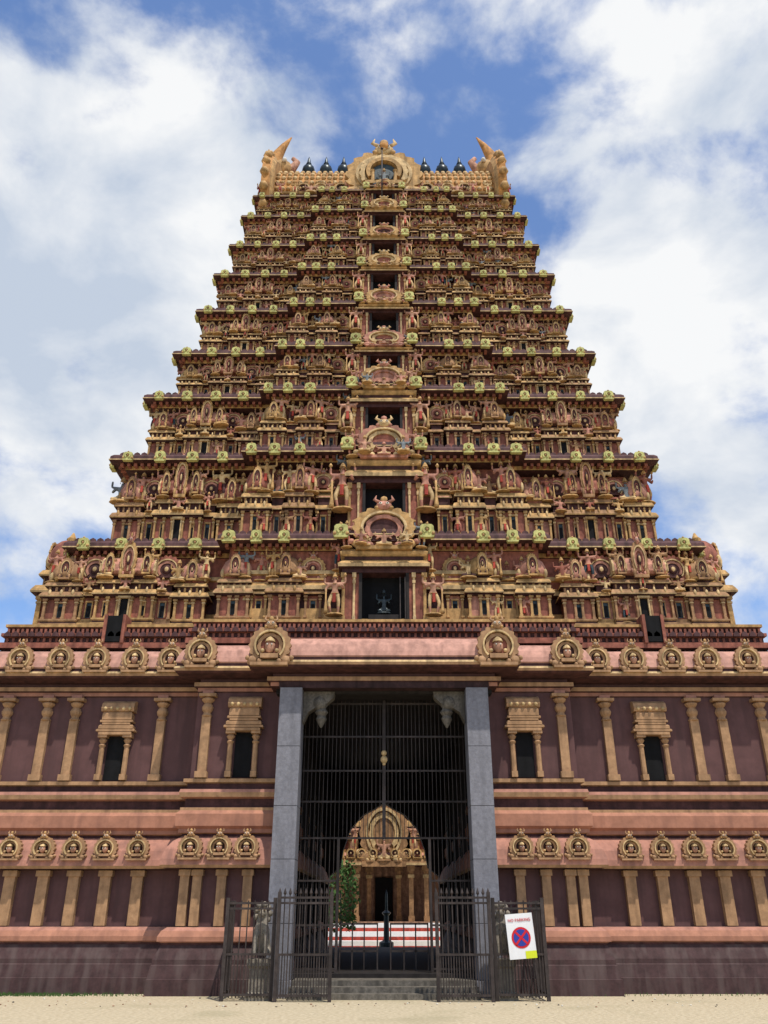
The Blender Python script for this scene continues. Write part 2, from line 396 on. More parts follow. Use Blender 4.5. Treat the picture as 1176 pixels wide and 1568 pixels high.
for k in range(1,10):
    mb=MB();z0,z1=Z[k-1],Z[k];H=z1-z0;W=LW[k];Yf=LY[k]
    q=1-.4*(k-1)/8;pb=.5*q;pc=.85*q
    rec=.60*q+.02
    Wb=W-.04 if k>1 else 9.2
    Yb=Yf if k>1 else 20.6
    bw=.51*W;cw=.125*W+.12
    LO=.20*q+.02
    ledge=plan(W+LO,Yf-LO,pb,pc,cw+LO*.3,bw+LO*.5)
    core=plan(Wb-rec,Yb+rec,pb,0,cw,bw-rec*.3)
    ped=(.06+.03*k)*.6
    lh=.24*q+.05
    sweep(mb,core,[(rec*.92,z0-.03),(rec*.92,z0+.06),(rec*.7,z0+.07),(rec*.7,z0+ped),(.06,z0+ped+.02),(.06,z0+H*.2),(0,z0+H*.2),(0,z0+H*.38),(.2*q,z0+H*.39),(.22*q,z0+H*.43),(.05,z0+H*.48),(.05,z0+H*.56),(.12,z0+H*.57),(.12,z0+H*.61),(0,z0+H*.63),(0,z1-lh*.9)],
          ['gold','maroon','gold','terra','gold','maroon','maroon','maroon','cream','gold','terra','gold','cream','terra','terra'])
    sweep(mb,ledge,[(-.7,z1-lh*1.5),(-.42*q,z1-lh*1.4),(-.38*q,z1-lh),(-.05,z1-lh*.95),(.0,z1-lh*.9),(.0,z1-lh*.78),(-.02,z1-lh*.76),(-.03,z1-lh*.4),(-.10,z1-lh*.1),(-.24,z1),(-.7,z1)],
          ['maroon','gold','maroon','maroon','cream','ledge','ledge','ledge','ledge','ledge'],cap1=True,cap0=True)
    segs=[(-W,-bw,Yf),(-bw,-cw,Yf-pb),(-cw,cw,Yf-pc),(cw,bw,Yf-pb),(bw,W,Yf)]
    for xa,xb,y in segs:
        y-=LO
        rowx(mb,DENT2,xa+.05,xb-.05,.2,y+.39*q-.01,z1-lh*1.34,(.09,.2*q,lh*.33))
        rowx(mb,LEAFT,xa+.05,xb-.05,.21,y+.15,z1-.03,(.19,.15,.10*q))
    for sg in(-1,1):
        rowside(mb,DENT2,sg,W-.22*q,Yf+.05,2*YC-Yf,.22,z1-lh*1.34,(.09,.2,lh*.33))
        rowside(mb,LEAFT,sg,W+LO-.15,Yf+.05,2*YC-Yf,.24,z1-.03,(.19,.15,.10*q))
    ns=.35*(q**.75)
    for sg in(-1,1):
        for u,pr in((.955,0),(.835,0),(.715,0),(.60,0),(.485,pb),(.40,pb),(.31,pb)):
            mb.put(NA,(sg*u*W+random.uniform(-.02,.02),Yf-LO-pr+.02,z1-lh*.5),(ns*random.uniform(.88,1.08),ns,ns*random.uniform(.88,1.06)),rz=random.uniform(-.06,.06))
        mb.put(NA,(sg*(cw-.06),Yf-LO-pc+.02,z1-lh*.5),(ns*1.15,ns,ns*1.15))
        for fy in(.03,.3,.5,.7,.92):
            yy=Yf+fy*2*(YC-Yf);mb.put(NA,(sg*(W+LO+(.3 if .27<fy<.73 else 0)-.02),yy,z1-lh*.5),(ns,ns,ns),rz=sg*math.pi/2)
    zb=z0+ped;mh=(H*.99-ped-lh*1.0)
    def mod(t,u,w,yface,h=mh,hd=1.0):
        mb.put(t,(u*Wb,yface+rec*.9,zb),(w,rec*1.45*hd,h),swap=msw())
    for sg in(-1,1):
        wk=.112*Wb
        mod(KU[k%3],sg*.942,wk,Yb,h=mh*.95)
        mod(PA,sg*.862,.062*Wb,Yb)
        mod(SA[k%2],sg*.755,.085*Wb,Yb,hd=1.15)
        mod(PA,sg*.648,.062*Wb,Yb)
        mod(KU[(k+1)%3],sg*.567,wk*.9,Yb,h=mh*.93)
        for u in(.862,.648):
            r=.10*Wb*.95;mb.put(KR if k<7 else KB,(sg*u*Wb,Yb+rec*.42,zb+mh*.74),(r,.5*q,r))
        mb.put(KU[(k+1)%3],(sg*(bw-.05*W),Yf-pb+rec*.75,zb),(.108*W,rec*1.5,mh*.96),swap=msw())
        mb.put(PA,(sg*.385*W,Yf-pb+rec*.8,zb),(.06*W,rec*1.3,mh),swap=msw())
        mb.put(KU[k%3],(sg*.305*W,Yf-pb+rec*.75,zb),(.106*W,rec*1.5,mh*.98),swap=msw())
        mb.put(PA,(sg*.218*W,Yf-pb+rec*.8,zb),(.062*W,rec*1.3,mh),swap=msw())
        mb.put(KB,(sg*.222*W,Yf-pb+rec*.35,zb+mh*.72),(.085*W,.5*q,.085*W))
        sh=(.34*H+.14)*.95
        for u,y,zz in((.385,Yf-pb+rec*.4,.56),(.905,Yb+rec*.3,.57),(.985,Yb+rec*.5,.57),(.82,Yb+rec*.1,.6),(.69,Yb+rec*.1,.6),(.61,Yb+rec*.3,.57),(.53,Yb+rec*.3,.6),(.262,Yf-pb+rec*.15,.57),(.345,Yf-pb+rec*.15,.58),(.43,Yf-pb+rec*.15,.58),(.755,Yb-.02,.43),(.862,Yb+.02,.42),(.648,Yb+.02,.42)):
            small=zz<.5
            s_=sh*random.uniform(.82,1.1)*(.6 if small else 1)
            ww=W if u<.5 else Wb
            if random.random()<(.6 if small else .25): mb.put(SE,(sg*u*ww,y,zb+mh*zz),(s_*.8,s_*.7,s_*.85),rz=random.uniform(-.25,.25),swap=random.choice(SW))
            else: mb.put(ST if random.random()<.6 else DV,(sg*u*ww,y,zb+mh*zz),(s_*1.1*random.choice((-1,1)),s_,s_),rz=random.uniform(-.35,.35),swap=random.choice(SW))
        for u,y in((.808,Yb+rec*.25),(.70,Yb+rec*.25),(.262,Yf-pb+rec*.2),(.345,Yf-pb+rec*.2),(.427,Yf-pb+rec*.2)):
            ww=W if u<.5 else Wb
            if random.random()<.5:
                t=T();pilaster(t,0,0,0,1,.3);mb.put(t.fin(),(sg*u*ww,y,zb),(.28*q,.28*q,mh*.38))
            else: mb.put(ST,(sg*u*ww,y-.05,zb+mh*.03),(mh*.36,mh*.3,mh*.34),rz=random.uniform(-.3,.3),swap=random.choice(SW))
        D=YC-Yb
        for j,fy in enumerate((-.88,-.5,0,.5,.88)):
            t=SA[k%2] if j==2 else KU[(k+j)%3]
            w=.22*D if j==2 else .27*D
            xx=sg*(Wb-rec*.75+(.3 if j==2 else 0))
            if j==0: continue
            mb.put(t,(xx,YC+fy*D,zb),(w*(.9),rec*1.45,mh*.96),rz=sg*math.pi/2)
            if j in(1,3): mb.put(KR,(sg*(Wb-rec*.5),YC+(fy+.25*(-1 if j==3 else 1))*D,zb+mh*.74),(.2*D,.5*q,.2*D),rz=sg*math.pi/2)
        for fy in(-.7,-.3,.3):
            mb.put(ST,(sg*(Wb-rec*.4),YC+fy*D,zb+mh*.56),(sh,sh,sh),rz=sg*math.pi/2,swap=random.choice(SW))
    # central aedicule
    yc=Yf-pc-.1;ow=.072*W;t=T()
    wz0,wz1=z0-.02,z0+H*(.5,.55,.6,.62,.64,.66,.66,.66,.62)[k-1]
    t.box(-ow-.02,ow+.02,yc+.42,yc+.9,wz0,wz1+.1,'black')  # black panel before the solid core, painted as the shade inside the window
    for s in(-1,1):
        a=s*ow;b=s*(ow+.05*W)
        x0_,x1_=min(a,b),max(a,b)
        t.box(x0_,x1_,yc+.1,yc+1.2,wz0,wz1,'terra')
        t.box(a-.05 if s>0 else a-.03,a+.03 if s>0 else a+.05,yc+.04,yc+.5,wz0,wz1,'dark')
        pilaster(t,s*(ow+.05*W),yc+.08,wz0,wz1,.11*q,'gold')
        pilaster(t,s*(ow+.018*W),yc+.06,wz0,wz1,.08*q,'cream')
    hw=ow+.06*W
    zt=wz1;eh=(.09 if k<4 else .055)*H
    t.box(-hw+.04,hw-.04,yc+.02,yc+1.2,zt,zt+eh*.5,'maroon')
    t.rect([(.1,zt+eh*.5),(-.05,zt+eh*.55),(-.07,zt+eh*.9),(.02,zt+eh*1.3),(.12,zt+eh*1.6)],['maroon','cream','gold','gold'],(0,yc+.6),hw,.66)
    t.rect([(.1,zt+eh*1.6),(.1,zt+eh*2)],'maroon',(0,yc+.6),hw,.66)
    t.rect([(.08,zt+eh*2),(0.0,zt+eh*2.1),(-.02,zt+eh*2.4),(.1,zt+eh*2.9)],['cream','gold','gold'],(0,yc+.6),hw,.66)
    mb.put(t.fin())
    hk=(1.65,1.5,1.15,.85,.85,.78,.68,.66,.5)[k-1]
    kx=.205*W*(1 if k<9 else .6);kzs=hk/1.2
    kz=zt+eh*2.7+kzs*.44
    mb.put(KF if k%2 else KG,(0,yc-.02,kz),(kx,.9*q+.3,kzs),swap=({'maroon':'pink'} if k in(3,5) else {'gold':'pink'} if k in(2,4) else None))
    t=T();t.box(-kx*.40,kx*.40,yc+.02,yc+.7,kz-kzs*.4,kz+kzs*.1,'terra');mb.put(t.fin())
    for s in(-1,1):
        gh=H*(.42 if k==1 else .46)
        mb.put(DV,(s*(ow+.075*W),yc+.02,z0+H*(.04 if k==1 else .26)),(gh*1.15*s,gh*1.1,gh*1.12),rz=s*.1,swap=None if k%2 else SW[1])
        sh=.4*H if k<4 else .34*H
        mb.put(ST,(s*(kx*.56),yc-.05,zt+eh*2.9),(sh*.8*s,sh*.7,sh*.8),rz=s*.3,swap=random.choice(SW))
        if k<4: mb.put(SE,(s*kx*.34,yc-.28,zt+eh*2.9),(sh*.5,sh*.5,sh*.55),swap=random.choice(SW))
        mb.put(ST,(s*(cw+.03),Yf-pb-.0,z0+H*.58),(sh*.9*s,sh*.8,sh*.95),rz=-s*.2,swap=random.choice(SW))
    if k==1:
        mb.put(SE,(0,yc+.25,z0+.22),(.6,.5,.8),swap={'skin':'bronze','cream':'bronze','gold':'bronze','white':'bronze','red':'bronze'})
        t=T();t.box(-.4,.4,yc+.02,yc+.5,z0-.02,z0+.14,'dark')
        for x in(.55,.42): t.box(x-.012,x+.012,yc-.05,yc-.026,z0,z0+1.15,'iron')
        mb.put(t.fin())
    mb.obj('tier_%d'%k,G)

# ------------------------------------------------------------------ crowning barrel roof
mb=MB();zt=Z[9];ry=YC;rr=2.3;zc=28.25;hl=4.55
t=T()
t.box(-4.75,4.75,ry-2.45,ry+2.45,zt-.05,zt+.35,'maroon')
for i in range(46):
    x=-4.7+i*9.4/45
    t.box(x-.04,x+.04,ry-2.5,ry-2.4,zt+.02,zt+.3,'gold')
t.rect([(.12,zt+.35),(-.05,zt+.37),(-.08,zt+.46),(.1,zt+.6)],['cream','gold','gold'],(0,ry),4.75,2.5)
pr=[(ry+rr*1.04*math.cos(R(a)),zc+rr*math.sin(R(a))) for a in range(-14,195,8)]
t.rings([[(x,y,z) for y,z in pr] for x in(-hl,hl)],'orange')
for j in range(5,100,9):
    a=R(180-j+6);y=ry+(rr*1.04+.02)*math.cos(a);z=zc+(rr+.02)*math.sin(a)
    for i in range(38):
        x=-4.4+i*8.8/37
        if abs(x)<1.1 and j<60: continue
        t.ball((x,y,z),.1,'gold' if (i+j)%2 else 'cream',6,4,(1,.7,1.1))
t.box(-4.5,4.5,ry-.22,ry+.22,zc+rr-.05,zc+rr+.28,'gold')
for i in range(50):
    x=-4.45+i*8.9/49;t.ball((x,ry-.2,zc+rr+.32),.08,'gold',6,4,(1,1,1.6))
t.tube([(-.08,ry-3.75,26.2),(-.08,ry-3.75,28.9)],[.03,.02],6,'iron')
t.ball((-.08,ry-3.75,28.95),.06,'iron',6,4)
mb.put(t.fin())
kal=T();kal.lathe([(.2,0),(.22,.08),(.12,.16),(.1,.5),(.2,.6),(.1,.7),(.12,.8),(.27,.95),(.32,1.15),(.28,1.35),(.12,1.48),(.07,1.55),(.14,1.62),(.1,1.7),(.08,1.82),(.05,1.98),(.0,2.15)],12,'bronze',sm=True);kal.fin()
for x in(-3.45,-2.65,-1.85,-.95,0,.95,1.85,2.65,3.45): mb.put(kal,(x,ry,zc+rr+.24),(.95,.95,.98))
mb.put(KG,(0,ry-2.7,28.55),(3.3,1.6,2.9),swap={'maroon':'gold','terra':'orange'})
t=T();t.box(-1.0,1.0,ry-2.7,ry-1.2,27.4,28.9,'maroon')
t.ringp(arc(.92,-30,210,40,16,.1,cz=28.45),arc(.78,-30,210,40,cz=28.45),ry-2.7,ry-3.05,'cream')
t.ringp(arc(.72,-30,210,30,cz=28.45),arc(.55,-30,210,30,cz=28.45),ry-2.7,ry-3.15,'gold')
t.prism(arc(.5,-40,220,16,cz=28.4),ry-2.9,ry-3.02,'teal')
t.box(-.75,.75,ry-3.3,ry-2.6,27.55,27.72,'gold')
for s in(-1,1): t.lathe([(.08,27.7),(.06,28.3),(.1,28.4)],8,'gold',(s*.45,ry-3.15))
t.ball((0,ry-2.85,30.05),.24,'orange',8,6);t.tube([(0,ry-2.8,30.2),(0,ry-2.8,30.5)],[.1,.02],6,'gold')
mb.put(t.fin());mb.put(SE,(0,ry-3.1,27.75),(.75,.6,.95),swap={'skin':'bluegrey'})
for s in(-1,1):
    for j,x in enumerate((1.75,2.6,3.3)): mb.put(KG if j==1 else KN,(s*x,ry-2.38,28.2),(.66,.9,.62))
    for x in(1.4,2.2,2.95,3.6,4.2): mb.put(ST if x!=2.95 else SE,(s*x,ry-2.75,27.5),(.75*s,.7,.8),swap=random.choice(SW))
    for x in(4.75,5.0): mb.put(ST,(s*x,ry-2.7,27.35),(.9*s,.8,1.0),rz=s*.7,swap=SW[4])
    po=[];n=22
    t2=T()
    for i in range(n+1):
        a=R(-30+240*i/n);po.append((2.75*math.cos(a),2.75*math.sin(a)))
    def fl(p,x): return (x,ry+p[0],zc+.1+p[1])
    t2.rings([[fl(p,s*4.5) for p in po],[fl((p[0]*1.06,p[1]*1.06),s*4.62) for p in po],[fl((p[0]*1.12,p[1]*1.14),s*4.95) for p in po],[fl((p[0]*.95,p[1]*.95),s*4.9) for p in po],[fl((p[0]*.5,p[1]*.5),s*4.75) for p in po]],['gold','orange','cream','orange'])
    for i in range(17):
        a=R(-25+230*i/16);t2.ball((s*4.85,ry+3.0*math.cos(a),zc+.1+3.05*math.sin(a)),.2,'gold',6,4)
    t2.tube([(s*4.75,ry-.2,31.0),(s*5.0,ry-.2,31.9),(s*4.92,ry-.2,32.6),(s*4.62,ry-.2,33.3),(s*4.3,ry-.2,33.9)],[.42,.38,.28,.16,.03],8,'orange')
    t2.tube([(s*4.85,ry-.2,31.2),(s*5.2,ry-.25,31.9),(s*5.32,ry-.25,32.6),(s*5.3,ry-.2,33.1)],[.3,.2,.12,.03],8,'gold')
    t2.tube([(s*4.5,ry-.3,31.4),(s*4.15,ry-.3,31.75),(s*3.95,ry-.3,32.15),(s*4.15,ry-.3,32.4)],[.3,.2,.15,.1],8,'skin')
    t2.ball((s*4.6,ry-.35,31.6),.5,'gold',10,6,(1,.8,1.1));t2.ball((s*4.45,ry-.75,31.8),.12,'white',6,4)
    mb.put(t2.fin())
mb.obj('barrel_roof',G)

# ------------------------------------------------------------------ platform between base and tier 1
mb=MB()
pp=plan(9.75,20.3,.42,0,1,4.85,.3)
sweep(mb,pp,[(-.2,7.55),(.12,7.6),(.12,7.74),(.0,7.76),(.0,7.9),(.08,7.92),(.08,8.0),(-.05,8.02),(-.05,8.16),(.03,8.18),(.03,8.25),(-.4,8.3)],
      ['maroon','terra','ledge','maroon','terra','terra','maroon','maroon','terra','gold','maroon'],cap1=True)
for xa,xb,y in((-9.75,-4.85,20.3),(-4.85,4.85,19.88),(4.85,9.75,20.3)):
    rowx(mb,DENT2,xa,xb,.16,y,7.78,(.06,.03,.1));rowx(mb,DENT2,xa,xb,.12,y+.04,8.03,(.06,.05,.11))
    rowx(mb,LEAFT,xa,xb,.2,y-.08,7.9,(.17,.2,.14))
for s in(-1,1):
    t=T();x=s*6.93;t.box(x-.2,x+.2,20.16,20.7,7.76,8.45,'black')
    for q_ in(-1,1): t.box(x+q_*.24-.04,x+q_*.24+.04,20.12,20.6,7.72,8.47,'terra')
    mb.put(t.fin())
    t=T();t.box(-.8,.8,-.6,.6,0,1.2,'maroon');mb.put(t.fin(),(s*9.2,24,8.3))
    for y_ in(22.6,25.2): mb.put(KU[0],(s*9.15,y_,8.3),(1.7,1.4,3.6),rz=s*math.pi/2)
mb.obj('platform_course',G)

# ------------------------------------------------------------------ base
mb=MB()
def half(s):
    P=[(2.4,19.95),(4.55,19.95),(4.55,20.45),(10.3,20.45),(10.3,33.0),(2.4,33.0)]
    if s<0: P=[(-x,y) for x,y in P][::-1]
    return P
prof=[(.42,-.05),(.42,.30),(.40,.31),(.36,.55),(.34,.57),(.34,.66),(.28,.80),(.22,.93),(.22,.97),(.30,1.0),(.30,1.09),(.24,1.2),(.14,1.27),
      (.0,1.28),(.0,2.42),(.1,2.43),(.36,2.44),(.40,2.50),(.39,2.62),(.33,2.82),(.20,3.0),(.05,3.1),
      (.05,3.16),(.12,3.18),(.12,3.26),(.20,3.32),(.20,3.58),(.13,3.66),(.13,3.72),(.05,3.74),(.05,3.92),(.16,3.95),(.18,4.05),(.16,4.12),(.04,4.14),(.04,4.26),(.12,4.28),(.12,4.36),(.0,4.38),(.0,6.42)]
ms=['plinth','plinth','plinth','plinth','plinth','plinth','plinth','maroon','basepink','baseorange','baseorange','basepink','plinth',
    'wall','maroon','maroon','basepil','basepink','basepink','basepink','basepink','maroon','basepil','baseorange','baseorange','baseorange','baseorange','basepil','maroon','maroon','baseorange','basepil','basepink','maroon','maroon','basepil','basepil','maroon','wall']
for s in(-1,1): sweep(mb,half(s),prof,ms,cap1=True)
mb.obj('base_wall',G)
mb=MB()
def bpil(x,y,z0,z1,w=.26):
    t=T()
    t.box(x-w*.55,x+w*.55,y-.16,y+.02,z0,z0+.14,'basepil')
    t.rings([[(x+a*w*.40,y+b,z) for a,b in((-1,-.1),(1,-.1),(1,.02),(-1,.02))] for z in(z0+.14,z1-.62)],'basepil')
    t.lathe([(w*.42,z1-.62),(w*.5,z1-.6),(w*.36,z1-.55),(w*.34,z1-.52),(w*.5,z1-.46),(w*.55,z1-.4),(w*.42,z1-.33),(w*.32,z1-.3),(w*.55,z1-.24),(w*.62,z1-.2),(w*.4,z1-.15)],10,'basepil',(x,y-.03))
    t.box(x-w*.8,x+w*.8,y-.2,y+.02,z1-.15,z1-.08,'basepil');t.box(x-w*.5,x+w*.5,y-.14,y+.02,z1-.08,z1,'basepink')
    mb.put(t.fin())
for s in(-1,1):
    for x in(9.35,8.36,7.65,5.5): bpil(s*x,20.44,4.38,6.42)
    bpil(s*4.28,19.94,4.38,6.42)
    for x in(8.5,7.75,7.05,6.33,5.6,9.25,10.0):
        t=T();t.box(-.12,.12,-.13,.02,0,1.13,'basepil');t.box(-.16,.16,-.17,.02,1.0,1.12,'basepil');mb.put(t.fin(),(s*x,20.44,1.29))
        mb.put(KH,(s*x,20.13,2.86),(.56*random.uniform(.95,1.05),1.3,.54))
    for x in(4.42,4.14,3.6,3.02):
        t=T();t.box(-.10,.10,-.13,.02,0,1.13,'basepil');t.box(-.13,.13,-.17,.02,1.0,1.12,'basepil');mb.put(t.fin(),(s*x,19.94,1.29))
    for x in(4.3,3.65,3.05): mb.put(KH,(s*x,19.63,2.86),(.58,1.3,.56))
    for x,y in((6.55,20.45),(3.35,19.95)):
        x*=s
        t=T()
        t.box(x-.2,x+.2,y-.03,y+.1,4.4,5.42,'black')
        for q_ in(-1,1):
            t.box(x+q_*.30-.07,x+q_*.30+.07,y-.2,y+.02,4.39,4.52,'basepil')
            t.lathe([(.065,4.52),(.06,5.15),(.09,5.2),(.05,5.24),(.1,5.32),(.06,5.38)],8,'basepil',(x+q_*.30,y-.11))
            t.box(x+q_*.30-.11,x+q_*.30+.11,y-.23,y+.02,5.38,5.44,'basepil')
        for z0_,z1_,w in((5.44,5.52,.40),(5.52,5.58,.47),(5.58,5.68,.42),(5.68,5.74,.34),(5.74,5.80,.40),(5.80,6.0,.36)):
            t.rect([(0,z0_),(0,z0_+(z1_-z0_)*.7),(.03,z1_)],'basepil',(x,y-.08),w,.17)
        t.rings([[(x+a,y+b,z) for b,z in((-.26,6.0),(-.29,6.08),(-.24,6.2),(-.12,6.27),(.02,6.28),(.02,6.0))] for a in(-.4,.4)],'basepil')
        for i in range(5): t.ball((x-.3+i*.15,y-.28,6.06),.05,'cream',6,4)
        mb.put(t.fin())
mb.obj('pilasters_and_niches',G)
mb=MB()
ent=plan(10.2,20.45,.5,1.05,2.65,4.5,.3)
sweep(mb,ent,[(-.3,6.4),(.06,6.41),(.06,6.5),(.14,6.52),(.14,6.62),(.02,6.64),(.02,6.72),(.5,6.76),(.56,6.80),(.58,6.86),(.56,6.91),(.53,6.93),(.53,6.99),(.56,7.02),(.53,7.14),(.45,7.32),(.3,7.48),(.12,7.56),(-.3,7.6)],
      ['maroon','baseorange','maroon','basepil','maroon','wall','maroon','maroon','basepil','cream','maroon','maroon','kapota','kapota','kapota','kapota','kapota','maroon'],cap1=True,cap0=True)
for s in(-1,1):
    for x in(9.95,9.05,8.05,7.15,6.2,5.3): mb.put(KH,(s*x,19.93,7.22),(.70,1.0,.74))
    mb.put(KH,(s*4.45,19.40,7.25),(.84,1.0,.86));mb.put(KH,(s*2.7,18.86,7.24),(1.05,1.2,1.05),swap={'maroon':'terra'})
    for y in(21.5,23,24.5,26,27.5,29): mb.put(KH,(s*10.75,y,7.22),(.66,1.,.68),rz=s*math.pi/2)
mb.obj('main_cornice',G)
mb=MB();t=T()
for s in(-1,1):
    x0_,x1_=sorted((s*1.94,s*2.46))
    zz=.3
    for hgt in(1.05,1.25,1.1,1.3,1.36):
        t.box(x0_,x1_,19.25,19.98,zz+.006,zz+hgt-.006,'granite');zz+=hgt
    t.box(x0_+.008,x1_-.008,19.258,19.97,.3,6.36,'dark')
    t.box(x0_-.05,x1_+.05,19.15,20.0,0,.3,'granite')
    t.rings([[(s*1.93+ -s*p[0],y,p[1]) for p in((0,6.34),(.75,6.34),(.72,6.2),(.55,6.05),(.35,6.0),(.12,5.85),(0,5.6))] for y in(19.6,19.9)],'stone')
    t.lathe([(.02,5.5),(.07,5.58),(.13,5.7),(.10,5.78),(.16,5.86),(.1,5.95),(.12,6.02)],10,'stone',(s*1.5,19.72))
    t.ball((s*1.55,19.72,6.08),.2,'stone',8,5)
    for y in(21.5,24,26.5,29):
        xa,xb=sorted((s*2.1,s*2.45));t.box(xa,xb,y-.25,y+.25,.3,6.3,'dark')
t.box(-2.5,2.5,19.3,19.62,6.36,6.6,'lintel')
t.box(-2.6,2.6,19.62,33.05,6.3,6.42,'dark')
def half_arch(s):
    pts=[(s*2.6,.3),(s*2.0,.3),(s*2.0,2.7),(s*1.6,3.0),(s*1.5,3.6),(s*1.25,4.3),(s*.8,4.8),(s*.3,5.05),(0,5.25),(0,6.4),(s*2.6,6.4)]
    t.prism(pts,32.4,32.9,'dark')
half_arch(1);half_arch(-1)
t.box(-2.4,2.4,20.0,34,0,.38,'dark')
for i,(y,z) in enumerate(((18.75,.1),(19.05,.2),(19.35,.3))):
    t.box(-1.93,1.93,y,y+.302 if i<2 else 20.0,0,z,'stone')
mb.put(t.fin());mb.obj('doorway',G)
mb=MB();t=T()
for i in range(-20,21):
    x=i*.096;lo=.42 if abs(x)>1.05 else 3.1
    t.box(x-.007,x+.007,20.30,20.314,lo,6.28,'iron')
for z in(3.1,3.9,4.6,5.4,6.2): t.box(-1.95,1.95,20.28,20.335,z-.02,z+.02,'iron')
for z in(.45,1.3,2.2):
    for s in(-1,1):
        xa,xb=sorted((s*1.05,s*1.95));t.box(xa,xb,20.28,20.335,z-.02,z+.02,'iron')
t.box(-.04,.04,20.27,20.35,3.1,6.28,'iron')
for s in(-1,1): t.box(s*1.05-.03,s*1.05+.03,20.27,20.35,.38,3.1,'iron')
t.box(-.012,.012,20.2,20.22,4.2,6.28,'iron')
for z,r_ in((5.0,.07),(4.85,.09),(4.75,.04)): t.ball((0,20.21,z),r_,'cream',8,5)
mb.put(t.fin());mb.obj('door_grille',G)

# ------------------------------------------------------------------ low iron gate in front
IG=empty('iron_gate')
def panel(name,x0,x1,y,z0,z1,step=.105,spikes=True):
    mb=MB();t=T()
    n=int(round((x1-x0)/step))
    for i in range(n+1):
        x=x0+(x1-x0)*i/n
        t.box(x-.011,x+.011,y-.011,y+.011,z0,z1,'iron')
        if spikes:
            t.lathe([(.012,z1),(.032,z1+.03),(.026,z1+.06),(.0,z1+.14)],6,'iron',(x,y))
        if i<n:
            xm=x+(x1-x0)/n/2
            t.box(xm-.009,xm+.009,y-.009,y+.009,z0,z0+.75,'iron')
    for z in(z0+.05,z0+.75,z1-.15,z1-.05): t.box(x0,x1,y-.022,y+.022,z-.02,z+.02,'iron')
    for x in(x0,x1): t.box(x-.035,x+.035,y-.035,y+.035,0.0,z1+.05,'iron')
    mb.put(t.fin());mb.obj(name,IG)
panel('gate_leaf_left',-2.12,-1.06,18.35,.06,1.88)
panel('gate_leaf_right',1.06,2.12,18.35,.06,1.88)
panel('side_panel_left',-3.18,-2.22,18.5,.06,1.78,.13,False)
panel('side_panel_right',2.22,3.22,18.5,.06,1.78,.13,False)
mb=MB();t=T()
for s in(-1,1):
    for i in range(11):
        y=18.5+i*.1;t.box(s*3.2-.011,s*3.2+.011,y-.011,y+.011,.06,1.78,'iron')
    for z in(.12,.8,1.72): t.box(s*3.2-.02,s*3.2+.02,18.5,19.55,z-.02,z+.02,'iron')
mb.put(t.fin());mb.obj('side_returns',IG)
mb=MB();t=T()
for s in(-1,1):
    for z in(.75,1.3):
        xa,xb=sorted((s*.15,s*1.0));t.box(xa,xb,20.9,20.94,z,z+.04,'iron')
    for x in(.15,.45,.72,1.0): t.box(s*x-.015,s*x+.015,20.9,20.94,.38,1.34,'iron')
mb.put(t.fin());mb.obj('step_rail',IG)

def lion(name,x):
    e=empty(name)
    mb=MB();t=T()
    t.rect([(0,0),(0,.12),(.05,.14),(.05,.55),(0,.6),(0,.72)],'litstone',(0,0),.24,.26)
    mb.put(t.fin(),(x,18.85,0));mb.obj('pedestal',e)
    J={'p':(0,.1,.18,.13),'b':(0,.02,.4,.13),'c':(0,-.06,.58,.14),'n':(0,-.08,.72,.1),'h':(0,-.12,.84,.12),'m':(0,-.25,.8,.06),
       'fl':(-.1,-.12,.5,.06),'kl':(-.11,-.18,.3,.045),'al':(-.11,-.2,.05,.045),'fr':(.1,-.12,.5,.06),'kr':(.11,-.18,.3,.045),'ar':(.11,-.2,.05,.045),
       'hl':(-.13,.08,.15,.08),'gl':(-.16,-.08,.12,.05),'hr':(.13,.08,.15,.08),'gr':(.16,-.08,.12,.05),'t':(0,.24,.2,.03),'t2':(0,.26,.45,.03)}
    E=[('p','b'),('b','c'),('c','n'),('n','h'),('h','m'),('c','fl'),('fl','kl'),('kl','al'),('c','fr'),('fr','kr'),('kr','ar'),('p','hl'),('hl','gl'),('p','hr'),('hr','gr'),('p','t'),('t','t2')]
    def ex(t):
        for s in(-1,1):
            t.ball((s*.1,-.08,.95),.045,'litstone',6,4);t.ball((s*.055,-.22,.88),.028,'cream',6,4)
        for a in range(0,360,40): t.ball((.15*math.cos(R(a)),-.07,.8+.16*math.sin(R(a))),.06,'litstone',6,4)
    L_=skin(J,E,lambda c:'litstone',1,ex)
    mb=MB();mb.put(L_,(x,18.85,.7),(1,1,1.05));mb.obj('lion',e)
lion('guardian_lion_statue',-2.5);lion('guardian_lion_statue',2.4)

# ------------------------------------------------------------------ no parking sign
e=empty('no_parking_sign')
def flat(t,pts,y,m): t.add([(x,y,z) for x,z in pts],[list(range(len(pts)))],m)
t=T();t.box(-.27,.27,-.012,.012,-.40,.40,'signwhite')
y=-.017
def disc(r,cz,y,m,n=32): flat(t,[(r*math.cos(2*math.pi*i/n),cz+r*math.sin(2*math.pi*i/n)) for i in range(n)],y,m)
disc(.19,-.03,y,'signred');disc(.15,-.03,y-.004,'signblue')
for sgn in(1,-1):
    a=R(45*sgn);c,s_=math.cos(a),math.sin(a)
    flat(t,[(px*c-pz*s_,-.03+px*s_+pz*c) for px,pz in((-.16,-.02),(.16,-.02),(.16,.02),(-.16,.02))],y-.008-.002*sgn,'signred')
flat(t,[(.05,-.40),(.27,-.40),(.27,-.27),(.05,-.27)],y,'signyellow')
mb=MB();mb.put(t.fin());so=mb.obj('board',e)
tc=bpy.data.curves.new('txt','FONT');tc.body='NO PARKING';tc.size=.075;tc.align_x='CENTER';tc.extrude=.002
to=bpy.data.objects.new('lettering',tc);sc.collection.objects.link(to);to.parent=e
